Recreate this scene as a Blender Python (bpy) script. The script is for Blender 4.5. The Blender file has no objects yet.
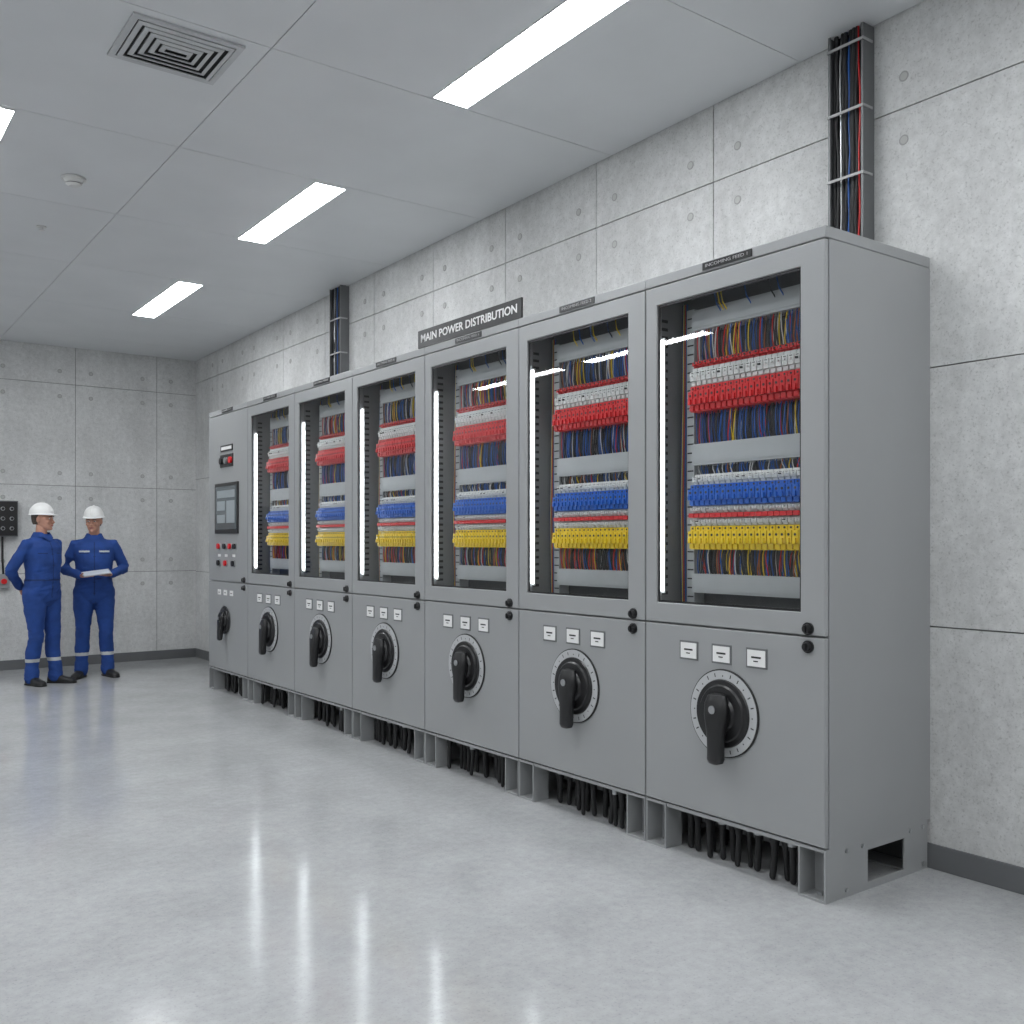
import bpy, bmesh, math, random
from math import radians, sin, cos, pi
from mathutils import Vector, Matrix, Euler, noise
random.seed(7)
scn = bpy.context.scene
scn.view_settings.view_transform = 'Standard'
scn.view_settings.look = 'None'
scn.view_settings.exposure = 0.0
COL = scn.collection

# ------------------------------------------------------------------ materials
def mat(name, col, rough=0.5, metal=0.0, var=0.04, vscale=8.0, bump=0.0, bscale=60.0, spec=None):
    m = bpy.data.materials.new(name); m.use_nodes = True
    nt = m.node_tree; N = nt.nodes; L = nt.links
    b = N['Principled BSDF']
    tc = N.new('ShaderNodeTexCoord')
    nz = N.new('ShaderNodeTexNoise'); nz.inputs['Scale'].default_value = vscale; nz.inputs['Detail'].default_value = 5
    L.new(tc.outputs['Object'], nz.inputs['Vector'])
    cr = N.new('ShaderNodeValToRGB')
    cr.color_ramp.elements[0].position = 0.3; cr.color_ramp.elements[1].position = 0.7
    lo = [max(0, c*(1-var)) for c in col]; hi = [min(1, c*(1+var)) for c in col]
    cr.color_ramp.elements[0].color = (*lo, 1); cr.color_ramp.elements[1].color = (*hi, 1)
    L.new(nz.outputs['Fac'], cr.inputs['Fac']); L.new(cr.outputs['Color'], b.inputs['Base Color'])
    b.inputs['Roughness'].default_value = rough; b.inputs['Metallic'].default_value = metal
    if spec is not None: b.inputs['Specular IOR Level'].default_value = spec
    if bump:
        n2 = N.new('ShaderNodeTexNoise'); n2.inputs['Scale'].default_value = bscale; n2.inputs['Detail'].default_value = 4
        L.new(tc.outputs['Object'], n2.inputs['Vector'])
        bp = N.new('ShaderNodeBump'); bp.inputs['Strength'].default_value = bump; bp.inputs['Distance'].default_value = 0.01
        L.new(n2.outputs['Fac'], bp.inputs['Height']); L.new(bp.outputs['Normal'], b.inputs['Normal'])
    return m

def emis(name, col, s):
    m = bpy.data.materials.new(name); m.use_nodes = True
    b = m.node_tree.nodes['Principled BSDF']
    b.inputs['Base Color'].default_value = (*col, 1)
    b.inputs['Emission Color'].default_value = (*col, 1); b.inputs['Emission Strength'].default_value = s
    return m

def concrete(name, col, k=1.0):
    m = bpy.data.materials.new(name); m.use_nodes = True
    nt = m.node_tree; N = nt.nodes; L = nt.links; b = N['Principled BSDF']
    tc = N.new('ShaderNodeTexCoord')
    def noise_(s, d, r=0.55, mp=None):
        n = N.new('ShaderNodeTexNoise'); n.inputs['Scale'].default_value = s; n.inputs['Detail'].default_value = d; n.inputs['Roughness'].default_value = r
        if mp:
            q = N.new('ShaderNodeMapping'); q.inputs['Scale'].default_value = mp; L.new(tc.outputs['Object'], q.inputs['Vector']); L.new(q.outputs['Vector'], n.inputs['Vector'])
        else: L.new(tc.outputs['Object'], n.inputs['Vector'])
        return n
    n1 = noise_(1.3, 8, 0.62); n2 = noise_(22, 6, 0.7); n3 = noise_(3, 5, 0.6, (1, 1, 0.25)); n4 = noise_(90, 3, 0.6)
    def ramp(n, p0, c0, p1, c1):
        c0 = 1-(1-c0)*k
        r = N.new('ShaderNodeValToRGB'); e = r.color_ramp.elements
        e[0].position = p0; e[0].color = (c0, c0, c0, 1); e[1].position = p1; e[1].color = (c1, c1, c1, 1)
        L.new(n.outputs['Fac'], r.inputs['Fac']); return r.outputs['Color']
    def mul(a, c):
        x = N.new('ShaderNodeMix'); x.data_type = 'RGBA'; x.blend_type = 'MULTIPLY'; x.inputs['Factor'].default_value = 1
        L.new(a, x.inputs[6]); L.new(c, x.inputs[7]); return x.outputs[2]
    out = mul(ramp(n1, .3, .87, .7, 1.05), ramp(n2, .3, .84, .66, 1.05))
    out = mul(out, ramp(n3, .35, .90, .65, 1.03))
    out = mul(out, ramp(n4, .30, .74, .44, 1.0))
    base = N.new('ShaderNodeRGB'); base.outputs[0].default_value = (*col, 1)
    out = mul(out, base.outputs[0])
    L.new(out, b.inputs['Base Color']); b.inputs['Roughness'].default_value = 0.8
    b.inputs['Specular IOR Level'].default_value = 0.3
    bp = N.new('ShaderNodeBump'); bp.inputs['Strength'].default_value = 0.3; bp.inputs['Distance'].default_value = 0.008
    L.new(n2.outputs['Fac'], bp.inputs['Height']); L.new(bp.outputs['Normal'], b.inputs['Normal'])
    return m

M_CONC = concrete('concrete_board', (0.66, 0.665, 0.66))
M_JOINT = mat('joint_dark', (0.20, 0.20, 0.20), 0.9)
M_HOLE = mat('tie_hole_shade', (0.34, 0.34, 0.335), 0.9)  # recess shade of the holes put into the grey of raised discs
M_HOLE2 = mat('tie_hole_shade_inner', (0.45, 0.45, 0.44), 0.9)
M_CEIL = mat('ceiling_panel_paint', (0.66, 0.675, 0.69), 0.45, var=0.03, vscale=2.0, bump=0.03, bscale=160)
M_FLOOR = concrete('epoxy_floor', (0.465, 0.473, 0.48), .7)
fb = M_FLOOR.node_tree.nodes['Principled BSDF']
fb.inputs['Roughness'].default_value = 0.13; fb.inputs['Specular IOR Level'].default_value = 0.62
for n in M_FLOOR.node_tree.nodes:
    if n.type == 'BUMP': n.inputs['Strength'].default_value = 0.04; n.inputs['Distance'].default_value = 0.002
M_BASE = mat('baseboard_grey', (0.13, 0.135, 0.14), 0.5)
M_CAB = mat('powdercoat_grey', (0.31, 0.318, 0.322), 0.42, var=0.02, vscale=3, bump=0.04, bscale=400)
M_CABI = mat('cabinet_interior', (0.22, 0.225, 0.23), 0.5)
M_PLATE = mat('mount_plate', (0.07, 0.073, 0.078), 0.5)
M_DUCT = mat('wire_duct', (0.42, 0.43, 0.44), 0.5)
M_BLACK = mat('black_plastic', (0.012, 0.012, 0.013), 0.32)
M_RUB = mat('black_rubber', (0.012, 0.012, 0.013), 0.6)
M_STEEL = mat('galvanised_steel', (0.42, 0.43, 0.44), 0.38, 0.8, var=0.12, vscale=30)
M_TRAY = mat('tray_steel_dark', (0.16, 0.165, 0.17), 0.5, 0.3)
M_TIE = mat('tie_grey', (0.38, 0.38, 0.38), 0.5)
M_RING = mat('dial_ring', (0.50, 0.51, 0.52), 0.4, 0.2)
M_LABEL = mat('label_white', (0.80, 0.80, 0.79), 0.5)
M_TXT = mat('text_dark', (0.02, 0.02, 0.02), 0.5)
M_TXTW = mat('text_white', (0.75, 0.75, 0.75), 0.5)
M_TXTG = mat('text_grey', (0.36, 0.36, 0.36), 0.5)
M_WHT = mat('breaker_white', (0.74, 0.74, 0.73), 0.4)
M_RED = mat('breaker_red', (0.66, 0.018, 0.022), 0.38)
M_BLU = mat('breaker_blue', (0.008, 0.13, 0.58), 0.38)
M_YEL = mat('breaker_yellow', (0.88, 0.62, 0.008), 0.38)
M_WORG = mat('wire_orange', (0.40, 0.11, 0.02), 0.45)
M_WBLU = mat('wire_blue', (0.015, 0.10, 0.38), 0.45)
M_SCREEN = mat('screen_glass', (0.10, 0.12, 0.13), 0.12)
M_SCR2 = mat('screen_content', (0.30, 0.34, 0.36), 0.3)
M_LAMP = emis('lamp_diffuser', (0.955, 0.98, 1.0), 29.5)
M_LED = emis('led_tube', (0.93, 0.97, 1.0), 17.0)
M_WPL = mat('white_plastic', (0.62, 0.62, 0.61), 0.4)
M_VENT = mat('vent_paint', (0.50, 0.51, 0.52), 0.4)
M_DARK = mat('vent_dark', (0.03, 0.03, 0.03), 0.8)

def glass():
    m = bpy.data.materials.new('door_glass'); m.use_nodes = True
    nt = m.node_tree; N = nt.nodes; L = nt.links
    N.remove(N['Principled BSDF']); o = N['Material Output']
    t = N.new('ShaderNodeBsdfTransparent'); t.inputs['Color'].default_value = (0.90, 0.92, 0.92, 1)
    g = N.new('ShaderNodeBsdfGlossy'); g.inputs['Roughness'].default_value = 0.012
    lw = N.new('ShaderNodeLayerWeight'); lw.inputs['Blend'].default_value = 0.5
    pw = N.new('ShaderNodeMath'); pw.operation = 'POWER'; pw.inputs[1].default_value = 5.0
    ma = N.new('ShaderNodeMath'); ma.operation = 'MULTIPLY_ADD'; ma.inputs[1].default_value = 0.7; ma.inputs[2].default_value = 0.055
    mx = N.new('ShaderNodeMixShader')
    L.new(lw.outputs['Facing'], pw.inputs[0]); L.new(pw.outputs[0], ma.inputs[0]); L.new(ma.outputs[0], mx.inputs[0])
    L.new(t.outputs[0], mx.inputs[1]); L.new(g.outputs[0], mx.inputs[2]); L.new(mx.outputs[0], o.inputs[0])
    return m
M_GLASS = glass()

# ------------------------------------------------------------------ mesh builder
class MB:
    def __init__(s): s.v = []; s.f = []; s.m = []
    def add(s, vs, fs, mi=0):
        o = len(s.v); s.v += [tuple(v) for v in vs]
        for f in fs: s.f.append([i+o for i in f]); s.m.append(mi)
    def box(s, x0, x1, y0, y1, z0, z1, mi=0):
        vs = [(x, y, z) for x in (x0, x1) for y in (y0, y1) for z in (z0, z1)]
        s.add(vs, [(0, 1, 3, 2), (4, 6, 7, 5), (0, 4, 5, 1), (2, 3, 7, 6), (0, 2, 6, 4), (1, 5, 7, 3)], mi)
    def cyl(s, c, ax, r, h, n=24, mi=0, r2=None):
        c = Vector(c); ax = Vector(ax).normalized(); r2 = r if r2 is None else r2
        q = ax.to_track_quat('Z', 'Y'); u = q @ Vector((1, 0, 0)); w = q @ Vector((0, 1, 0))
        vs = []
        for k, (cc, rr) in enumerate(((c, r), (c+ax*h, r2))):
            for i in range(n):
                a = 2*pi*i/n; vs.append(cc + u*rr*cos(a) + w*rr*sin(a))
        fs = [(i, (i+1) % n, n+(i+1) % n, n+i) for i in range(n)]
        fs.append(tuple(range(n-1, -1, -1))); fs.append(tuple(range(n, 2*n)))
        s.add(vs, fs, mi)
    def loft(s, secs, n=16, mi=0, power=2.0):
        vs = []
        for c, u, w in secs:
            c = Vector(c); u = Vector(u); w = Vector(w)
            for i in range(n):
                a = 2*pi*i/n; ca, sa = cos(a), sin(a)
                ca = math.copysign(abs(ca)**(2/power), ca); sa = math.copysign(abs(sa)**(2/power), sa)
                vs.append(c + u*ca + w*sa)
        fs = []
        for k in range(len(secs)-1):
            for i in range(n):
                fs.append((k*n+i, k*n+(i+1) % n, (k+1)*n+(i+1) % n, (k+1)*n+i))
        fs.append(tuple(range(n-1, -1, -1))); b = (len(secs)-1)*n; fs.append(tuple(range(b, b+n)))
        s.add(vs, fs, mi)
    def tube(s, pts, rad, n=8, mi=0, up=(0.31, 0.17, 0.93), ratio=1.0):
        pts = [Vector(p) for p in pts]; secs = []
        if not isinstance(rad, (list, tuple)): rad = [rad]*len(pts)
        up = Vector(up)
        for i, p in enumerate(pts):
            if i == 0: d = pts[1]-pts[0]
            elif i == len(pts)-1: d = pts[-1]-pts[-2]
            else: d = (pts[i+1]-p).normalized() + (p-pts[i-1]).normalized()
            d.normalize()
            u = d.cross(up)
            if u.length < 0.05: u = d.cross(Vector((1, 0, 0)))
            u.normalize(); w = u.cross(d).normalized()
            secs.append((p, u*rad[i], w*rad[i]*ratio))
        d0 = (pts[0]-pts[1]).normalized(); d1 = (pts[-1]-pts[-2]).normalized()
        c0 = [(pts[0]+d0*rad[0]*sin(t), secs[0][1]*cos(t), secs[0][2]*cos(t)) for t in (1.3, 0.7)]
        c1 = [(pts[-1]+d1*rad[-1]*sin(t), secs[-1][1]*cos(t), secs[-1][2]*cos(t)) for t in (0.7, 1.3)]
        s.loft(c0+secs+c1, n, mi)
    def ellip(s, c, r, mi=0, n=20, m=12, R=None):
        secs = []
        R = R or Matrix.Identity(3)
        for k in range(m+1):
            t = -pi/2 + pi*k/m; t = max(-pi/2+.08, min(pi/2-.08, t))
            secs.append((Vector(c)+R@Vector((0, 0, r[2]*sin(t))), R@Vector((r[0]*cos(t), 0, 0)), R@Vector((0, r[1]*cos(t), 0))))
        s.loft(secs, n, mi)
    def mesh(s, name, mats, smooth=True, ang=35):
        me = bpy.data.meshes.new(name); me.from_pydata(s.v, [], s.f)
        for m in mats: me.materials.append(m)
        me.polygons.foreach_set('material_index', s.m)
        bm = bmesh.new(); bm.from_mesh(me); bmesh.ops.recalc_face_normals(bm, faces=bm.faces); bm.to_mesh(me); bm.free()
        if smooth:
            me.polygons.foreach_set('use_smooth', [True]*len(me.polygons)); me.set_sharp_from_angle(angle=radians(ang))
        me.update(); return me

def obj(name, me, parent=None, loc=(0, 0, 0), rot=(0, 0, 0), bevel=0, sc=1.0):
    o = bpy.data.objects.new(name, me); COL.objects.link(o); o.location = loc; o.rotation_euler = rot; o.scale = (sc, sc, sc)
    if parent: o.parent = parent
    if bevel:
        b = o.modifiers.new('bevel', 'BEVEL'); b.width = bevel; b.segments = 2; b.limit_method = 'ANGLE'; b.angle_limit = radians(40)
    return o
def empty(name, loc, rot=(0, 0, 0)):
    e = bpy.data.objects.new(name, None); e.empty_display_size = 0.2; COL.objects.link(e); e.location = loc; e.rotation_euler = rot; return e

# ------------------------------------------------------------------ room
XW, YF, XL, YB = 4.07, 12.18, -4.5, -3.0
H_ = 4.05
def joints(a0, step, lo, hi):
    k = math.ceil((lo-a0)/step + 1e-6); out = [lo]
    while a0+k*step < hi-0.02: out.append(a0+k*step); k += 1
    return out+[hi]
G = 0.0032
def wall(name, axis, pos, sgn, us, zs, holes_z):
    mb = MB()
    def put(u0, u1, z0, z1, t0, t1, mi):
        a, b = sorted((pos+sgn*t0, pos+sgn*t1))
        if axis == 'X': mb.box(a, b, u0, u1, z0, z1, mi)
        else: mb.box(u0, u1, a, b, z0, z1, mi)
    put(us[0], us[-1], zs[0], zs[-1], 0.012, 0.12, 1)
    for i in range(len(us)-1):
        for j in range(len(zs)-1):
            put(us[i]+(G if i else 0), us[i+1]-(G if i < len(us)-2 else 0), zs[j]+(G if j else 0), zs[j+1]-(G if j < len(zs)-2 else 0), 0, 0.013, 0)
    for u in us[1:-1]:
        for z in holes_z:
            for du in (-.17, .17):
                for dz in (-.145, .145):
                    if not (us[0]+.05 < u+du < us[-1]-.05): continue
                    for r, t, mi in ((.024, .0012, 2), (.017, .002, 3)):
                        c = (pos-sgn*0, u+du, z+dz) if axis == 'X' else (u+du, pos, z+dz)
                        ax = (-sgn, 0, 0) if axis == 'X' else (0, -sgn, 0)
                        mb.cyl(c, ax, r, t, 20, mi)
    return obj(name, mb.mesh(name, [M_CONC, M_JOINT, M_HOLE, M_HOLE2]))
wall('wall_right', 'X', XW, 1, joints(3.65, .97, YB, YF), [0, 1.07, 2.22, 3.42, H_], [2.22, 3.42])
wall('wall_back', 'Y', YF, 1, joints(3.59, .93, XL, XW), [0, 1.08, 2.09, 3.27, H_], [1.08, 2.09, 3.27])
wall('wall_left', 'X', XL, -1, joints(3.65, .97, YB, YF), [0, 1.07, 2.22, 3.42, H_], [])
wall('wall_front', 'Y', YB, -1, joints(3.59, .93, XL, XW), [0, 1.07, 2.22, 3.42, H_], [])
mb = MB(); mb.box(XL-.12, XW+.12, YB-.12, YF+.12, -.1, 0); obj('floor', mb.mesh('floor', [M_FLOOR]))
for nm, b in (('baseboard_right', (XW-.014, XW-.0005, YB, YF-.016)), ('baseboard_back', (XL+.016, XW, YF-.014, YF-.0005)),
              ('baseboard_left', (XL+.0005, XL+.014, YB, YF)), ('baseboard_front', (XL+.016, XW-.016, YB+.0005, YB+.014))):
    mb = MB(); mb.box(*b, 0, .11); obj(nm, mb.mesh(nm, [M_BASE]), bevel=.003)
SL = 0.0163; Z0 = 3.899
def cz(y): return Z0 - SL*y
mb = MB()
xs = [XL+.005, -2.54, -.34, 1.86, XW-.005]; ys = joints(4.47, 1.40, YB+.005, YF-.005)
mb.box(XL, XW, YB, YF, .012, .06, 1)
for i in range(len(xs)-1):
    for j in range(len(ys)-1):
        mb.box(xs[i]+.0022, xs[i+1]-.0022, ys[j]+.0022, ys[j+1]-.0022, 0, .013, 0)
obj('ceiling', mb.mesh('ceiling', [M_CEIL, M_JOINT]), loc=(0, 0, Z0), rot=(-SL, 0, 0))

# ceiling lamps
def lamp(xc, y0, y1, w=.225):
    mb = MB(); L = y1-y0
    f = .012
    mb.box(-w/2, w/2, -L/2, L/2, -.004, -.0005, 1)
    mb.box(-w/2+f*.6, w/2-f*.6, -L/2+f*.6, L/2-f*.6, -.0055, -.0035, 0)
    yc = (y0+y1)/2
    obj('ceiling_light_panel', mb.mesh('ceiling_light_panel', [M_LAMP, M_WPL]), loc=(xc, yc, cz(yc)), rot=(-SL, 0, 0))
for xc in (2.868, .87):
    for y0, y1 in ((-2.7, -1.25), (.1, 1.55), (3.0, 4.45), (5.90, 7.29), (8.72, 10.18)): lamp(xc, y0, y1)  # rearmost pair, unseen behind the camera, added to brighten the near right wall
for y0, y1 in ((-1.9, -.5), (1.0, 2.4), (4.1, 5.5), (7.42, 9.50), (10.0, 12.0)): lamp(-1.55, y0, y1, .20)
lamp(-3.3, 2.0, 3.4); lamp(-3.3, 6.0, 7.4)

# vent diffuser
mb = MB(); hw, hd = .26, .225
def ringbox(mb, ax, ay, t, z0, z1, mi):
    mb.box(-ax, ax, -ay, -ay+t, z0, z1, mi); mb.box(-ax, ax, ay-t, ay, z0, z1, mi)
    mb.box(-ax, -ax+t, -ay+t, ay-t, z0, z1, mi); mb.box(ax-t, ax, -ay+t, ay-t, z0, z1, mi)
mb.box(-hw+.01, hw-.01, -hd+.01, hd-.01, -.003, -.001, 1)
ringbox(mb, hw, hd, .03, -.012, -.001, 0)
for k in range(5):
    ax, ay = hw-.036-.038*k, hd-.036-.038*k
    if ay > .02:
        o = .020; zt = -.004; zb = -.014
        def sq(d, z): return [(-ax+d, -ay+d, z), (ax-d, -ay+d, z), (ax-d, ay-d, z), (-ax+d, ay-d, z)]
        vs = sq(0, zb)+sq(o, zb-.006)+sq(o+.002, zb-.004)+sq(.002, zt)
        fs = []
        for a in range(4):
            for i in range(4): fs.append((a*4+i, a*4+(i+1) % 4, ((a+1) % 4)*4+(i+1) % 4, ((a+1) % 4)*4+i))
        mb.add(vs, fs, 0)
obj('ceiling_air_vent', mb.mesh('ceiling_air_vent', [M_VENT, M_DARK], smooth=False), loc=(1.49, 4.75, cz(4.75)), rot=(-SL, 0, 0))
mb = MB()
mb.cyl((0, 0, -.001), (0, 0, -1), .075, .012, 32, 0); mb.cyl((0, 0, -.013), (0, 0, -1), .062, .022, 32, 0, .052)
mb.cyl((0, 0, -.035), (0, 0, -1), .044, .006, 32, 1); mb.cyl((0, 0, -.041), (0, 0, -1), .05, .014, 32, 0, .03)
obj('smoke_detector', mb.mesh('smoke_detector', [M_WPL, M_BLACK]), loc=(1.46, 6.73, cz(6.73)))
mb = MB(); mb.cyl((0, 0, -.001), (0, 0, -1), .035, .006, 24, 0); mb.cyl((0, 0, -.007), (0, 0, -1), .012, .02, 16, 0); mb.cyl((0, 0, -.027), (0, 0, -1), .022, .003, 16, 0)
obj('fire_sprinkler', mb.mesh('fire_sprinkler', [M_WPL]), loc=(1.48, 7.85, cz(7.85)))

# ------------------------------------------------------------------ text
def text(body, size, width, loc, parent, m, rot=(pi/2, 0, -pi/2), bold=0.0):
    c = bpy.data.curves.new('txt', 'FONT'); c.body = body; c.size = size; c.align_x = 'CENTER'; c.align_y = 'CENTER'
    c.extrude = .0006; c.offset = bold; c.resolution_u = 3
    c.materials.append(m)
    o = bpy.data.objects.new('lettering', c); COL.objects.link(o)
    bpy.context.view_layer.update()
    w = o.dimensions.x; o.scale = (width/w, 1, 1)
    o.location = loc; o.rotation_euler = rot; o.parent = parent
    return o

# ------------------------------------------------------------------ cabinets
XC, W, D = 3.31, 1.02, .757
T = 2.71
mb = MB()   # carcass
mb.box(.026, D, .002, .022, .215, 2.66, 0); mb.box(.026, D, W-.022, W-.002, .215, 2.66, 0)
mb.box(D-.02, D-.0005, .022, W-.022, .215, 2.66, 0)
mb.box(.026, D, .022, W-.022, .2151, .235, 0); mb.box(.026, D-.02, .022, W-.022, 1.055, 1.075, 0)
mb.box(.03, .06, .022, .05, .235, 2.66, 0); mb.box(.03, .06, W-.05, W-.022, .235, 2.66, 0)
ME_CARC = mb.mesh('carcass', [M_CAB])
mb = MB(); mb.box(0, D, .001, W-.001, 2.662, T, 0); ME_TOP = mb.mesh('top_cover', [M_CAB])
def door_frame(y0, y1, z0, z1, a0, a1, b0, b1, t):
    mb = MB()
    def ring(x): return [(x, y0, z0), (x, y1, z0), (x, y1, z1), (x, y0, z1)], [(x, a0, b0), (x, a1, b0), (x, a1, b1), (x, a0, b1)]
    of, inf = ring(0); ob, ib = ring(t); vs = of+inf+ob+ib; fs = []
    for i in range(4):
        j = (i+1) % 4
        fs += [(i, j, 4+j, 4+i), (8+i, 12+i, 12+j, 8+j), (i, 8+i, 8+j, j), (4+i, 4+j, 12+j, 12+i)]
    mb.add(vs, fs, 0); return mb
WY0, WY1, WZ0, WZ1 = .122, .943, 1.16, 2.57
mb = door_frame(.004, W-.004, 1.068, 2.657, WY0, WY1, WZ0, WZ1, .024); ME_UD = mb.mesh('upper_door', [M_CAB], smooth=False)
mb = door_frame(WY0, WY1, WZ0, WZ1, WY0+.010, WY1-.010, WZ0+.010, WZ1-.010, .004)
mb.v = [(x+.010, y, z) for x, y, z in mb.v]; ME_GASK = mb.mesh('gasket', [M_BLACK], smooth=False)
mb = MB(); mb.add([(.014, WY0+.001, WZ0+.001), (.014, WY1-.001, WZ0+.001), (.014, WY1-.001, WZ1-.001), (.014, WY0+.001, WZ1-.001)], [(0, 1, 2, 3)], 0)
ME_GLASS = mb.mesh('glass_pane', [M_GLASS], smooth=False)
mb = MB(); mb.box(0, .024, .004, W-.004, .222, 1.06, 0); ME_LD = mb.mesh('lower_door', [M_CAB], smooth=False)
mb = MB(); mb.box(0, .024, .004, W-.004, 1.068, 2.657, 0); ME_UD7 = mb.mesh('upper_door', [M_CAB], smooth=False)
mb = MB()
for z in (1.095, 1.022):
    mb.cyl((0, .082, z), (-1, 0, 0), .026, .008, 24, 0); mb.cyl((-.008, .082, z), (-1, 0, 0), .02, .016, 24, 0, .016)
    mb.box(-.030, -.022, .078, .086, z-.014, z+.014, 0)
ME_LOCK = mb.mesh('door_locks', [M_BLACK])
mb = MB()
for y in (.345, .540, .735):
    mb.box(-.003, -.0002, y-.056, y+.056, .906, .992, 0)
    mb.box(-.0055, -.003, y-.048, y+.048, .914, .984, 1)
    mb.box(-.0062, -.0055, y-.026, y+.026, .949, .957, 2); mb.box(-.0062, -.0055, y-.010, y+.014, .934, .939, 2)
ME_LAB = mb.mesh('door_labels', [M_TRAY, M_LABEL, M_TXT, M_WPL])
# rotary switch
def rotary(big=True):
    mb = MB(); z = 0
    R = .172 if big else .11
    if big:
        mb.cyl((-.0002, 0, 0), (-1, 0, 0), R, .007, 56, 2); mb.cyl((-.0072, 0, 0), (-1, 0, 0), R-.005, .003, 56, 1)
        for k in range(24):
            a = 2*pi*k/24; r0, r1 = .143, (.158 if k % 3 else .149)
            d = Vector((0, cos(a), sin(a))); p = Vector((0, -sin(a), cos(a)))*.0024
            vs = [Vector((-.0106, 0, 0))+d*r0-p, Vector((-.0106, 0, 0))+d*r1-p, Vector((-.0106, 0, 0))+d*r1+p, Vector((-.0106, 0, 0))+d*r0+p]
            mb.add(vs, [(0, 1, 2, 3)], 2)
    mb.cyl((-.009, 0, 0), (-1, 0, 0), .134, .008, 56, 0, .130)
    mb.cyl((-.017, 0, 0), (-1, 0, 0), .112, .007, 48, 0, .106)
    mb.cyl((-.024, 0, 0), (-1, 0, 0), .072, .012, 40, 0, .066)
    t = radians(-3); ydir = Vector((0, sin(t), -cos(t))); sdir = Vector((0, cos(t), sin(t))); xd = Vector((-1, 0, 0))
    secs = []
    for l, w, h, off in ((-.080, .022, .008, .034), (-.074, .042, .016, .038), (-.045, .054, .022, .042), (0, .055, .026, .046), (.045, .044, .026, .050),
                         (.09, .036, .025, .054), (.14, .034, .024, .058), (.17, .036, .023, .060), (.185, .030, .018, .060), (.191, .014, .010, .060)):
        secs.append((ydir*l+xd*off, sdir*w, xd*h))
    mb.loft(secs, 20, 0, 3.0)
    mb.cyl(xd*.070+ydir*-.02, xd, .016, .004, 16, 3)
    return mb
ME_ROT = rotary().mesh('rotary_switch', [M_BLACK, M_RING, M_TXT, M_STEEL], ang=40)
ME_ROTS = rotary(False).mesh('rotary_switch_small', [M_BLACK, M_RING, M_TXT, M_STEEL], ang=40)
mb = MB(); mb.box(-.005, -.0002, .37, .65, 2.670, 2.703, 0); ME_HP = mb.mesh('header_plate', [M_BLACK])

# plinth
mb = MB()
for y0 in (.004, W-.134):
    mb.box(.002, .11, y0, y0+.13, 0.0005, .010, 0); mb.box(.002, .11, y0, y0+.13, .203, .2145, 0)
    mb.box(.102, .11, y0, y0+.13, .01, .203, 0)
    mb.box(.002, .102, y0, y0+.007, .01, .203, 0); mb.box(.002, .102, y0+.123, y0+.13, .01, .203, 0)
    mb.cyl((.06, y0+.065, .01), (0, 0, 1), .014, .012, 6, 1)
    for z in (.05, .16): mb.cyl((.102, y0+.065, z), (-1, 0, 0), .010, .008, 6, 1)
for y0 in (.004, W-.012):
    mb.box(.11, .29, y0, y0+.008, .0005, .214, 0); mb.box(.56, .74, y0, y0+.008, .0005, .214, 0)
    mb.box(.29, .56, y0, y0+.008, .165, .214, 0); mb.box(.29, .56, y0, y0+.008, .0005, .03, 0)
    if y0 < .1:
        for x, z in ((.14, .19), (.70, .19), (.14, .03), (.70, .03), (.25, .19), (.6, .19)): mb.cyl((x, y0, z), (0, -1, 0), .009, .006, 6, 1)
mb.box(.62, .74, .012, W-.012, .0005, .008, 0)
mb.box(.008, .03, .134, W-.134, .198, .214, 0)
mb.box(.16, .168, .134, W-.134, .12, .214, 2)
ME_PL = mb.mesh('plinth', [M_CAB, M_STEEL, M_TRAY])
def under_cables(seed):
    r = random.Random(seed); mb = MB()
    ys = [0.165+.05*k+r.uniform(-.010, .010) for k in range(14)]
    for y in ys:
        x = r.uniform(.05, .145); rr = r.uniform(.010, .016)
        if r.random() < .2: continue
        mb.tube([(x, y, .22), (x, y, .12), (x+r.uniform(-.01, .01), y+r.uniform(-.006, .006), rr+.002)], rr, 10, 0)
        mb.cyl((x, y, .165), (0, 0, 1), rr*1.5, .045, 12, 1 if r.random() < .3 else 0); mb.cyl((x, y, .145), (0, 0, 1), rr*1.25, .02, 12, 0)
    for k in range(6):
        y = r.uniform(.15, .85); x = r.uniform(.22, .35); mb.tube([(x, y, .22), (x, y, .1), (x, y, .02)], .016, 10, 0)
    return mb.mesh('floor_cables', [M_RUB, M_STEEL])
ME_UC = [under_cables(s) for s in range(3)]

# interior
mb = MB()
mb.box(.235, .245, .03, W-.03, 1.08, 2.65, 0)            # mounting plate
mb.box(.165, .235, .858, .905, 1.15, 2.56, 1)             # vertical duct
mb.box(.06, .235, W-.024, W-.0225, 1.08, 2.65, 2)
for k in range(34): mb.box(.085, .125, W-.0275, W-.024, 1.19+.04*k, 1.205+.04*k, 3)
for z0, z1 in ((2.450, 2.545), (1.81, 1.91), (1.205, 1.295)):
    mb.box(.145, .235, .03, .85, z0, z1, 1)
    mb.box(.142, .145, .03, .85, z0+.012, z1-.012, 4)
for k in range(32):
    z = 1.18+.043*k; mb.box(.1635, .165, .862, .90, z, z+.007, 3)
ME_INT = mb.mesh('mounting_plate', [M_PLATE, M_DUCT, M_CABI, M_BLACK, M_DUCT], smooth=False)
mats_b = [M_WHT, M_RED, M_BLU, M_YEL, M_BLACK, M_LABEL]
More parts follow.
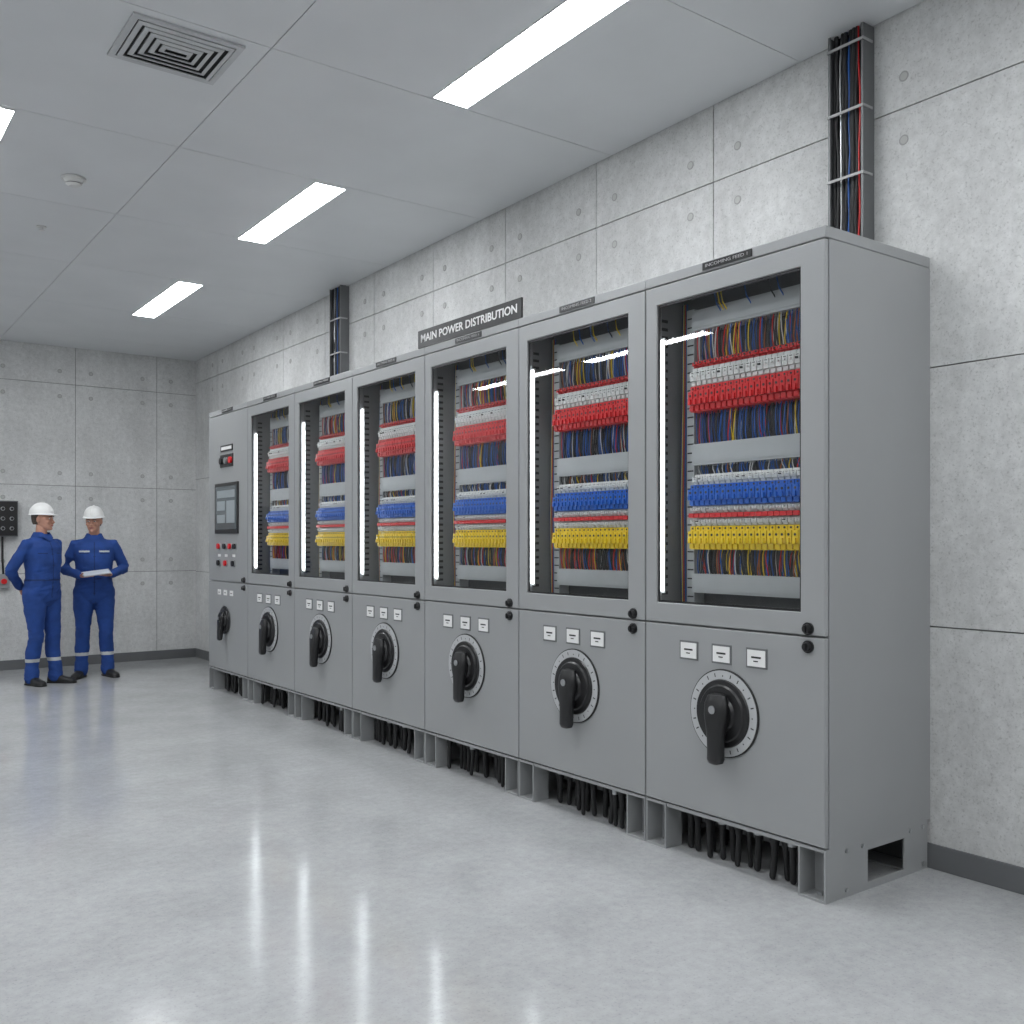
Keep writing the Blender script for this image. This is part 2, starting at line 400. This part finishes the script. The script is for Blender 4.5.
def breakers(seed):
    r = random.Random(seed); mb = MB(); P = .0333; n = 24
    def dev(y, z0, z1, x, c, style):
        g = .0019; y0, y1 = y+g, y+P-g; h = z1-z0
        if style == 'flat':
            mb.box(x, .235, y0, y1, z0, z1, c); return
        mb.box(x+.018, .235, y0, y1, z0, z1, c)
        mb.box(x, x+.02, y0+.001, y1-.001, z0+h*.28, z1-h*.22, c)
        mb.box(x+.008, x+.02, y0+.003, y1-.003, z0+h*.04, z0+h*.24, c)
        if style == 'plug':
            mb.cyl((x+.0005, (y0+y1)/2, z0+h*.62), (-1, 0, 0), .0062, .002, 8, 4)
            mb.cyl((x+.0175, (y0+y1)/2, z1-h*.10), (-1, 0, 0), .005, .002, 8, 4)
            mb.box(x-.010, x+.002, y0+.008, y1-.008, z0+h*.26, z0+h*.48, c)
        if style == 'brk':
            mb.box(x-.002, x, y0+.005, y1-.005, z0+h*.42, z0+h*.62, 5)
            mb.box(x-.010, x, y0+.009, y1-.009, z0+h*.50, z0+h*.60, 4 if r.random() < .2 else c)
            mb.box(x-.001, x+.001, y0+.008, y1-.008, z1-h*.31, z1-h*.27, 4)
    for k in range(n):
        y = .045+P*k; j = r.uniform(-.002, .002)
        dev(y, 2.270, 2.305, .135+j, 1, 'plug')
        dev(y, 2.182, 2.268, .120, 0, 'brk')
        dev(y, 2.060, 2.180, .105+j, 1, 'plug')
        dev(y, 1.716, 1.765, .135, 0, 'brk')
        dev(y, 1.616, 1.714, .105+j, 2, 'plug')
        dev(y, 1.582, 1.614, .120, 0, 'brk')
        dev(y, 1.560, 1.580, .110, 1, 'flat')
        dev(y, 1.522, 1.559, .120, 0, 'brk')
        dev(y, 1.410, 1.520, .105+j, 3, 'plug')
    return mb.mesh('circuit_breakers', mats_b, smooth=False)
ME_BRK = [breakers(1), breakers(2)]
def wires(seed):
    r = random.Random(seed); mb = MB()
    mats = [M_WBLU, M_RED, M_YEL, M_BLACK, M_WORG, M_WHT, M_BLU]
    def region(z0, z1, n, wts, x0=.165, bul=.010, rad=.0026):
        for k in range(n):
            y = .05+(.79)*(k+.5)/n + r.uniform(-.004, .004)
            c = r.choices(range(7), wts)[0]; xb = x0-r.uniform(0, bul); dy = r.uniform(-.012, .012)
            h = z1-z0
            mb.tube([(x0+.004, y, z0-.01), (xb+.002, y, z0+.2*h), (xb, y+dy*.6, z0+.5*h), (xb+.002, y+dy, z0+.8*h), (x0+.004, y+dy, z1+.01)], rad, 5, c)
    region(2.305, 2.45, 64, (5, 1.2, 1.6, 6, 2, 2, 1)); region(2.305, 2.45, 40, (3, 1, 2, 6, 2, 2, 1), .20, .02)
    region(1.91, 2.06, 68, (7, 1.4, .4, 7, 1.2, 1.2, 3)); region(1.91, 2.06, 44, (7, 1, 0, 6, 1, 1, 2), .20, .02)
    region(1.765, 1.812, 56, (4, 1, 1, 6, 2, 4, 1), .17, .01)
    region(1.295, 1.41, 64, (2, 2.4, 2, 8, 2, 1, .5)); region(1.295, 1.41, 40, (2, 2, 2, 6, 2, 1, 1), .2, .02)
    for k in range(7):
        y = .30+.4*r.random(); c = r.choice((2, 0, 2, 3, 6, 3))
        mb.tube([(.15, y-.03, 2.50), (.13, y-.01, 2.55), (.14, y+.01, 2.60), (.17, y+.02, 2.65)], .0032, 5, c)
    for k in range(7):
        y = .935+.005*k; mb.tube([(.19, y, 1.14), (.185, y+.003, 1.6), (.19, y-.003, 2.1), (.2, y, 2.6)], .0035, 5, (0, 3, 1, 3, 2, 0, 3)[k])
    return mb.mesh('wiring', mats)
ME_WIR = [wires(3), wires(4)]
mb = MB(); mb.tube([(.055, .962, 1.215), (.055, .962, 2.41)], .0058, 10, 0); mb.box(.060, .068, .952, .972, 1.20, 2.425, 1)
ME_LEDT = mb.mesh('led_tube', [M_LED, M_WPL])

for k in range(7):
    glass_c = k < 6
    E = empty('switchgear_cabinet' if glass_c else 'control_cabinet', (XC, 2.38+W*k, 0))
    obj('carcass', ME_CARC, E); obj('top_cover', ME_TOP, E, bevel=.004)
    obj('lower_door', ME_LD, E, bevel=.004); obj('door_locks', ME_LOCK, E)
    obj('plinth', ME_PL, E); obj('floor_cables', ME_UC[k % 3], E); obj('header_plate', ME_HP, E)
    text('INCOMING FEED %d' % (k+1), .020, .24, (-.0058, .51, 2.687), E, M_TXTG)
    if glass_c:
        obj('rotary_switch', ME_ROT, E, loc=(0, .525, .690), sc=1.13); obj('door_labels', ME_LAB, E)
        obj('upper_door', ME_UD, E, bevel=.004); obj('gasket', ME_GASK, E); obj('glass_pane', ME_GLASS, E)
        obj('mounting_plate', ME_INT, E); obj('circuit_breakers', ME_BRK[k % 2], E); obj('wiring', ME_WIR[k % 2], E); obj('led_tube', ME_LEDT, E)
    else:
        obj('upper_door', ME_UD7, E, bevel=.004)
        obj('rotary_switch', ME_ROTS, E, loc=(0, .56, .70))
        mb = MB()
        for y in (.40, .56, .72): mb.box(-.005, -.0002, y-.04, y+.04, .935, .985, 1); mb.box(-.006, -.005, y-.02, y+.02, .955, .962, 2)
        mb.box(-.012, -.0002, .22, .82, 1.52, 2.0, 2); mb.box(-.014, -.012, .25, .79, 1.56, 1.97, 3)
        mb.box(-.0148, -.014, .29, .75, 1.86, 1.93, 4); mb.box(-.0148, -.014, .29, .5, 1.62, 1.83, 4); mb.box(-.0148, -.014, .54, .75, 1.62, 1.70, 4); mb.box(-.0148, -.014, .54, .75, 1.74, 1.83, 4)
        mb.box(-.006, -.0002, .37, .68, 2.30, 2.36, 2); mb.box(-.007, -.006, .39, .66, 2.315, 2.345, 1)
        mb.box(-.004, -.0002, .36, .70, 2.15, 2.27, 2)
        for i, y in enumerate((.41, .53, .65)): mb.cyl((-.004, y, 2.21), (-1, 0, 0), .030, .02, 20, (5, 0, 2)[i])
        for i, y in enumerate((.30, .42, .56, .72)):
            mb.cyl((0, y, 1.40), (-1, 0, 0), .034, .008, 20, 0); mb.cyl((-.008, y, 1.40), (-1, 0, 0), .026, .018, 20, (2, 5, 2, 5)[i])
        for i, y in enumerate((.34, .54, .72)):
            mb.cyl((0, y, 1.24), (-1, 0, 0), .034, .008, 20, 0); mb.cyl((-.008, y, 1.24), (-1, 0, 0), .026, .018, 20, (2, 5, 2)[i])
            mb.box(-.003, -.0002, y-.035, y+.035, 1.30, 1.325, 1)
        obj('control_instruments', mb.mesh('control_instruments', [M_STEEL, M_LABEL, M_BLACK, M_SCREEN, M_SCR2, M_RED]), E)

# sign
E = empty('distribution_sign', (XC+.012, 4.40, T))
mb = MB(); mb.box(-.008, .004, 0, 1.13, .004, .118, 0)
mb.box(.004, .02, .1, .13, 0.0005, .08, 2); mb.box(.004, .02, 1.0, 1.03, 0.0005, .08, 2); mb.box(.004, .06, .1, .13, 0.0005, .006, 2); mb.box(.004, .06, 1.0, 1.03, 0.0005, .006, 2)
obj('sign_plate', mb.mesh('sign_plate', [M_BLACK, M_TXTW, M_STEEL]), E)
text('MAIN POWER DISTRIBUTION', .070, 1.05, (-.0088, .565, .061), E, M_TXTW, bold=.0012)

# cable trays
def tray(yc, w, seed, zlo):
    r = random.Random(seed); top = cz(yc)-.004
    E = empty('cable_tray', (XW, yc, 0))
    mb = MB(); h0, h1 = zlo, top
    for s in (-1, 1):
        y = s*w/2; mb.box(-.085, -.001, min(y, y-s*.004), max(y, y-s*.004), h0, h1, 0)
        mb.box(-.089, -.085, min(y, y-s*.012), max(y, y-s*.012), h0, h1, 0)
    z = h0+.1
    while z < h1: mb.box(-.012, -.002, -w/2+.005, w/2-.005, z, z+.03, 0); z += .22
    obj('tray_frame', mb.mesh('tray_frame', [M_TRAY]), E)
    mb = MB(); n = 11
    for lay in range(2):
        for i in range(n):
            y = -w/2+.020+(w-.040)*i/(n-1); x = -.03-.028*lay-r.uniform(0, .008)
            c = 0
            if lay == 1 and i in (1, 5, 8): c = {1: 1, 5: 2, 8: 3}[i]
            rr = r.uniform(.0075, .0100) if c == 0 else .0045
            pts = [(x+r.uniform(-.003, .003), y+r.uniform(-.006, .006), h0+(h1-h0)*t/8) for t in range(9)]
            mb.tube(pts, rr, 8, c)
    obj('tray_cables', mb.mesh('tray_cables', [M_RUB, M_RED, M_WBLU, M_STEEL]), E)
    mb = MB(); z = h0+.13
    while z < h1-.02:
        mb.box(-.096, -.090, -w/2-.003, w/2+.003, z, z+.012, 0); mb.box(-.094, -.02, -w/2-.004, -w/2, z, z+.012, 0); mb.box(-.094, -.02, w/2, w/2+.004, z, z+.012, 0); z += .31
    obj('tray_ties', mb.mesh('tray_ties', [M_TIE]), E)
tray(2.755, .19, 5, T+.001); tray(8.11, .22, 6, T+.001)

# far wall control panel
E = empty('wall_control_panel', (1.84, YF, 1.70))
mb = MB(); mb.box(-.2, .2, -.09, -.001, -.2, .2, 0); mb.box(-.19, .19, -.094, -.09, -.19, .19, 1)
for i in range(4):
    for j in range(3):
        x, z = -.135+.09*i, -.11+.11*j
        mb.cyl((x, -.094, z), (0, -1, 0), .022, .008, 20, 2); mb.cyl((x, -.102, z), (0, -1, 0), .015, .016, 20, 1)
obj('panel_housing', mb.mesh('panel_housing', [M_TRAY, M_BLACK, M_STEEL, M_RED]), E)
mb = MB(); mb.tube([(.05, -.03, -.2), (.05, -.03, -.45), (.06, -.03, -.62)], .012, 10, 0); mb.box(.0, .12, -.06, -.001, -.78, -.62, 1); mb.cyl((.06, -.06, -.70), (0, -1, 0), .03, .03, 20, 2)
obj('panel_conduit', mb.mesh('panel_conduit', [M_RUB, M_CAB, M_RED]), E)

# ------------------------------------------------------------------ people
M_CLOTH = mat('coverall_blue', (0.010, 0.048, 0.22), 0.85, var=0.15, vscale=10, bump=0.5, bscale=14)
M_CLOTHD = mat('coverall_seam_crease', (0.005, 0.022, 0.10), 0.85)
M_REFL = mat('reflective_band', (0.50, 0.52, 0.52), 0.4)
M_SKIN = mat('skin', (0.52, 0.27, 0.19), 0.5, var=0.08, vscale=25)
M_LIP = mat('lips', (0.34, 0.12, 0.10), 0.5)
M_HAIR = mat('hair', (0.06, 0.045, 0.035), 0.7, var=.3, vscale=60)
M_HELM = mat('hard_hat_white', (0.76, 0.76, 0.75), 0.3)
M_BOOT = mat('boot_leather', (0.012, 0.012, 0.012), 0.45)
M_EYE = mat('eye_white', (0.70, 0.68, 0.65), 0.2)
M_PAPER = mat('tablet_screen_pale', (0.62, 0.66, 0.70), 0.3)
def remeshed(mb, name, vox, mats, smooth_it=4, wrinkle=None, matfn=None):
    me = mb.mesh(name+'_src', [], smooth=False)
    o = bpy.data.objects.new('tmp', me); COL.objects.link(o)
    r = o.modifiers.new('r', 'REMESH'); r.mode = 'VOXEL'; r.voxel_size = vox
    s = o.modifiers.new('s', 'SMOOTH'); s.factor = .5; s.iterations = smooth_it
    bpy.context.view_layer.update()
    dg = bpy.context.evaluated_depsgraph_get()
    m2 = bpy.data.meshes.new_from_object(o.evaluated_get(dg)); bpy.data.objects.remove(o)
    m2.name = name; m2.materials.clear()
    for m in mats: m2.materials.append(m)
    if wrinkle:
        ns = [v.normal.copy() for v in m2.vertices]
        for v, nn in zip(m2.vertices, ns): v.co = v.co + nn*wrinkle(v.co)
    for p in m2.polygons:
        p.use_smooth = True
        p.material_index = matfn(p.center, p.normal) if matfn else 0
    m2.update(); return m2
def hand(mb, wrist, fdir, back, side, curl, thumb_in=.5):
    y = Vector(fdir).normalized(); z = (Vector(back)-y*Vector(back).dot(y)).normalized(); x = y.cross(z)
    w = Vector(wrist)
    P = lambda a, b, c: w + x*(a*side) + y*b + z*c
    mb.loft([(P(0, -.03, 0), x*.026, z*.020), (P(0, 0, 0), x*.027, z*.018), (P(.002, .03, 0), x*.036, z*.016), (P(0, .06, 0), x*.041, z*.014), (P(0, .085, 0), x*.040, z*.011), (P(0, .094, 0), x*.034, z*.006)], 16, 0)
    for i, (fx, L, r0) in enumerate(((.030, .070, .0085), (.0105, .078, .009), (-.0095, .072, .0085), (-.029, .056, .0075))):
        a = 0; p = P(fx, .082, 0); pts = [P(fx, .06, 0), p]; c2 = curl*(1+.08*i)
        for s in (.45, .30, .25):
            a += c2*(.8 if s == .45 else 1.0)
            p = p + (y*cos(a) - z*sin(a))*L*s + x*side*fx*.06; pts.append(p)
        mb.tube(pts, [r0*1.05, r0, r0*.95, r0*.88, r0*.72], 10, 0)
    t0 = P(.022, .018, -.004)
    d = (x*side*.75 + y*.75 - z*.25*thumb_in).normalized(); t1 = t0 + d*.036
    d2 = (x*side*.30 + y*.95 - z*.55*thumb_in).normalized(); t2 = t1 + d2*.032; t3 = t2 + (d2 - z*.2).normalized()*.024
    mb.tube([t0, t1, t2, t3], [.014, .0115, .010, .0078], 10, 0)

def person(name, loc, rotz, pose, head_yaw, head_pitch, stout=1.0, height=1.0):
    E = empty(name, loc, (0, 0, rotz)); E.scale = (height,)*3
    mb = MB(); S = stout
    tz = [(.80, .09, .085, .0), (.86, .160, .12, .008), (.93, .178, .134, .014), (1.00, .174, .130, .008), (1.07, .160, .120, 0), (1.14, .162, .118, -.003), (1.23, .176, .124, -.004),
          (1.32, .188, .130, .0), (1.39, .190, .124, .006), (1.435, .172, .108, .012), (1.468, .128, .088, .016), (1.495, .080, .072, .014), (1.52, .064, .064, .010)]
    mb.loft([((0, yo, z), (a*S, 0, 0), (0, b*S*(1.10 if 1 < z < 1.25 and S > 1 else 1), 0)) for z, a, b, yo in tz], 28, 0, 2.3)
    limbs = []
    for s in (-1, 1):
        k, an = pose['knee'][s], pose['ankle'][s]; hip = Vector((s*.092*S, .008, .90)); k = Vector(k); an = Vector(an)
        mb.tube([hip+Vector((0, 0, .03)), hip*.6+k*.4, k+Vector((0, 0, .05)), k-Vector((0, 0, .04)), k*.55+an*.45+Vector((0, .014, 0)), an+Vector((0, 0, .09)), an+Vector((0, 0, .03)), an+Vector((0, -.004, -.025))],
                [.100*S, .094*S, .074, .070, .073, .062, .066, .070], 20, 0)
        sh, el, wr = Vector((s*.172*S, .010, 1.415)), Vector(pose['elbow'][s]), Vector(pose['wrist'][s])
        mb.tube([sh-Vector((s*.06, 0, -.005)), sh, sh*.5+el*.5, el*.94+sh*.06, el*.92+wr*.08, el*.45+wr*.55, el*.06+wr*.94], [.058, .068, .061, .053, .052, .047, .041], 16, 0)
        limbs += [(el, .10), (k, .11), (an+Vector((0, 0, .02)), .10)]
    limbs += [(Vector((0, 0, 1.06)), .20), (Vector((0, 0, .86)), .20)]
    def wr(c):
        p = Vector((c.x*7, c.y*7, c.z*8)); a = .006*noise.noise(p) + .005*noise.noise(p*2.1)
        for q, r in limbs:
            t = (c-q).length/r
            if t < 1.3:
                wgt = max(0, 1-(t/1.3)**2)
                f = noise.noise(Vector((c.x*7+q.x*9, c.y*7, c.z*26 + c.x*8*(1 if q.x > 0 else -1))))
                a += wgt*.011*(1-2*abs(f))*.6
        return a
    def mf(c, n):
        if .235 < c.z < .270: return 1
        ax = abs(c.x)
        if n.y < -.3 and abs(c.x) < .008 and .88 < c.z < 1.48: return 2
        if pose.get('stripe') and n.y < -.4 and .045 < ax < .15 and 1.338 < c.z < 1.356: return 1
        if n.y < -.4 and .055 < ax < .145 and (1.320 < c.z < 1.330): return 2
        if 1.052 < c.z < 1.066 and Vector((c.x, c.y*1.3)).length < .19: return 2  # waist crease, its shade painted as darker cloth colour
        return 0
    obj('coverall', remeshed(mb, 'coverall', .0085, [M_CLOTH, M_REFL, M_CLOTHD], 5, wr, mf), E)
    mb = MB(); n = 32; vs = []; fs = []
    for j, (r1, r2, z, yo) in enumerate(((.076, .080, 1.475, .014), (.068, .070, 1.535, .010), (.074, .077, 1.54, .010), (.100, .100, 1.490, .012))):
        for i in range(n):
            a = 2*pi*i/n; f = max(0, -sin(a))**8
            vs.append((r1*cos(a), yo+r2*sin(a)-(.012 if j == 3 else 0)*max(0, -sin(a)), z-.045*f))
    for j in range(3):
        for i in range(n): fs.append((j*n+i, j*n+(i+1) % n, (j+1)*n+(i+1) % n, (j+1)*n+i))
    mb.add(vs, fs, 0); obj('collar', mb.mesh('collar', [M_CLOTH], ang=70), E)
    mb = MB()
    for s in (-1, 1):
        an = Vector(pose['ankle'][s]); t = pose['toe'][s]; f = Vector((sin(t), -cos(t), 0)); sd = Vector((cos(t), sin(t), 0)); b = Vector((an.x, an.y, 0))
        secs = []
        for l, w, h, z in ((-.075, .018, .022, .034), (-.068, .030, .036, .040), (-.03, .038, .048, .050), (.02, .040, .050, .052), (.07, .044, .040, .042), (.12, .050, .032, .034), (.165, .048, .027, .029), (.195, .036, .021, .023), (.208, .015, .012, .018)):
            secs.append((b+f*l+Vector((0, 0, z)), sd*w, Vector((0, 0, h))))
        mb.loft(secs, 20, 0, 2.6)
        mb.tube([b+Vector((0, 0, .05)), b+Vector((0, 0, .11)), b+Vector((0, .0, .15))], [.046, .045, .047], 16, 0)
        sole = [(b+f*l+Vector((0, 0, .010)), sd*w, Vector((0, 0, .010))) for l, w in ((-.080, .02), (-.07, .036), (-.03, .042), (.03, .042), (.08, .048), (.13, .053), (.175, .050), (.205, .034), (.214, .016))]
        mb.loft(sole, 12, 0, 6)
    obj('work_boots', mb.mesh('work_boots', [M_BOOT], ang=50), E)
    mb = MB()
    for s in (-1, 1):
        h = pose['hand'][s]; hand(mb, pose['wrist'][s], h[0], h[1], h[2], h[3], h[4])
    obj('hands', remeshed(mb, 'hands', .0036, [M_SKIN], 2), E)
    mb = MB(); mb.tube([(0, .02, 1.46), (0, .014, 1.53), (0, .006, 1.62)], [.056, .054, .054], 20, 0); obj('neck', mb.mesh('neck', [M_SKIN]), E)
    HM = Matrix.Translation((0, .005, 1.565)) @ Matrix.Rotation(head_yaw, 4, 'Z') @ Matrix.Rotation(head_pitch, 4, 'X')
    hs = [(-.006, .022, -.080, -.03), (.006, .036, -.090, .0), (.025, .050, -.095, .03), (.05, .060, -.094, .055), (.075, .067, -.091, .075), (.10, .071, -.089, .087), (.118, .073, -.084, .093), (.138, .076, -.092, .097), (.17, .076, -.089, .095), (.20, .065, -.07, .08), (.222, .035, -.035, .045)]
    mb = MB(); mb.loft([((0, (yf+yb)/2, z), (w, 0, 0), (0, (yb-yf)/2, 0)) for z, w, yf, yb in hs], 32, 0, 2.25)
    mb.tube([(0, -.088, .128), (0, -.098, .105), (0, -.114, .080), (0, -.106, .072)], [.008, .010, .0135, .012], 12, 0)
    for s in (-1, 1):
        mb.ellip((s*.011, -.101, .074), (.008, .009, .007), 0, 12, 8)
        mb.ellip((s*.077, .012, .100), (.007, .018, .030), 0, 14, 10, Matrix.Rotation(s*-.35, 3, 'Z'))
        mb.ellip((s*.043, -.072, .080), (.02, .018, .018), 0, 14, 10)
        mb.ellip((s*.032, -.084, .136), (.020, .010, .006), 0, 14, 8)
    mb.ellip((0, -.088, .012), (.022, .014, .014), 0, 14, 8); mb.ellip((0, -.093, .048), (.022, .010, .012), 0, 14, 8)
    me = remeshed(mb, 'head', .0042, [M_SKIN], 2); me.transform(HM); obj('head', me, E)
    mb = MB()
    for s in (-1, 1):
        mb.ellip((s*.031, -.084, .115), (.0125, .009, .0065), 0, 14, 8); mb.ellip((s*.031-.001, -.0915, .115), (.0055, .003, .0055), 1, 12, 8)
        mb.tube([(s*.014, -.098, .133), (s*.032, -.098, .138), (s*.050, -.086, .133)], [.003, .0042, .0025], 8, 3)
    mb.tube([(-.024, -.096, .047), (-.010, -.103, .050), (0, -.104, .0485), (.010, -.103, .050), (.024, -.096, .047)], [.002, .0042, .004, .0042, .002], 8, 2)
    mb.tube([(-.018, -.098, .042), (0, -.103, .040), (.018, -.098, .042)], [.002, .0045, .002], 8, 2)
    mb.loft([((0, .042, .050), (.058, 0, 0), (0, .046, 0)), ((0, .046, .08), (.073, 0, 0), (0, .052, 0)), ((0, .042, .11), (.078, 0, 0), (0, .062, 0)), ((0, .034, .15), (.081, 0, 0), (0, .072, 0)), ((0, .02, .18), (.078, 0, 0), (0, .078, 0))], 28, 3)
    me = mb.mesh('face_details', [M_EYE, M_TXT, M_LIP, M_HAIR]); me.transform(HM); obj('face_details', me, E)
    mb = MB(); n = 40; vs = []; fs = []
    prof = []
    for j in range(12):
        t = j/11*pi/2*.985; prof.append((cos(t)**.85, .112*sin(t)))
    def ringp(sc, z, brim=0):
        out = []
        for i in range(n):
            a = 2*pi*i/n; fwd = max(0, -sin(a)); rx, ry = .099*sc, .118*sc
            k = brim*(.010+.034*fwd**2.5)
            out.append(((rx+k)*cos(a), .004+(ry+k)*sin(a), z - (.006*fwd if brim else 0)))
        return out
    seq = [ringp(.94, 0), ringp(.97, -.004, 0.02), ringp(1.0, -.008, 1), ringp(1.0, -.003, 1)] + [ringp(p, z+.002) for p, z in prof]
    for r in seq: vs += [(x, y, z+.156) for x, y, z in r]
    for j in range(len(seq)-1):
        for i in range(n): fs.append((j*n+i, j*n+(i+1) % n, (j+1)*n+(i+1) % n, (j+1)*n+i))
    fs.append(tuple(range((len(seq)-1)*n, len(seq)*n)))
    mb.add(vs, fs, 0)
    mb.tube([(0, .004-.115*cos(t), .156+.112*sin(t)) for t in [radians(a) for a in range(15, 166, 15)]], .010, 10, 0)
    for sx in (-.033, .033): mb.tube([(sx, .004-.108*cos(t), .153+.104*sin(t)) for t in [radians(a) for a in range(25, 156, 15)]], .007, 8, 0)
    me = mb.mesh('hard_hat', [M_HELM], ang=60); me.transform(HM @ Matrix.Rotation(radians(-3), 4, 'X')); obj('hard_hat', me, E)
    return E

poseL = dict(knee={-1: (-.095, -.015, .50), 1: (.10, -.03, .50)}, ankle={-1: (-.10, .04, .10), 1: (.115, -.05, .10)}, toe={-1: radians(-10), 1: radians(20)}, stripe=False,
             elbow={-1: (-.285, .12, 1.15), 1: (.275, .12, 1.15)}, wrist={-1: (-.085, .205, .98), 1: (.085, .205, 1.00)},
             hand={-1: ((.8, .05, -.45), (0, 1, .1), -1, .5, .5), 1: ((-.8, .08, -.45), (0, 1, .1), 1, .5, .5)})
person('worker_hard_hat', (2.04, 10.77, 0), radians(33), poseL, radians(24), radians(2), 1.05, 1.0)
poseR = dict(knee={-1: (-.11, -.02, .50), 1: (.115, -.02, .50)}, ankle={-1: (-.125, .01, .10), 1: (.135, .01, .10)}, toe={-1: radians(-22), 1: radians(25)}, stripe=True,
             elbow={-1: (-.290, .02, 1.15), 1: (.310, .03, 1.16)}, wrist={-1: (-.125, -.205, 1.09), 1: (.155, -.195, 1.10)},
             hand={-1: ((.62, -.72, -.02), (0, 0, -1), -1, .04, .7), 1: ((-.66, -.70, -.02), (0, 0, -1), 1, .04, .7)})
R = person('worker_hard_hat', (2.595, 11.03, 0), radians(-12), poseR, radians(-16), radians(8), 1.09, .995)
mb = MB(); mb.box(-.135, .135, -.095, .095, -.005, .004, 0); mb.box(-.125, .125, -.085, .085, .004, .0055, 1)
o = obj('tablet', mb.mesh('tablet', [M_TIE, M_PAPER]), R, loc=(.015, -.300, 1.125), rot=(radians(12), radians(-7), radians(6)), bevel=.003)

# ------------------------------------------------------------------ world & camera
w = bpy.data.worlds.new('world'); scn.world = w; w.use_nodes = True
w.node_tree.nodes['Background'].inputs[0].default_value = (.5, .52, .55, 1); w.node_tree.nodes['Background'].inputs[1].default_value = .3
cam = bpy.data.cameras.new('camera'); co = bpy.data.objects.new('camera', cam); COL.objects.link(co)
cam.sensor_width = 36; cam.sensor_fit = 'HORIZONTAL'; cam.lens = 36*975/1024; cam.shift_y = 29/1024; cam.clip_start = .05
co.location = (0, 0, 1.45); co.rotation_euler = (pi/2, 0, -radians(36.44))
scn.camera = co
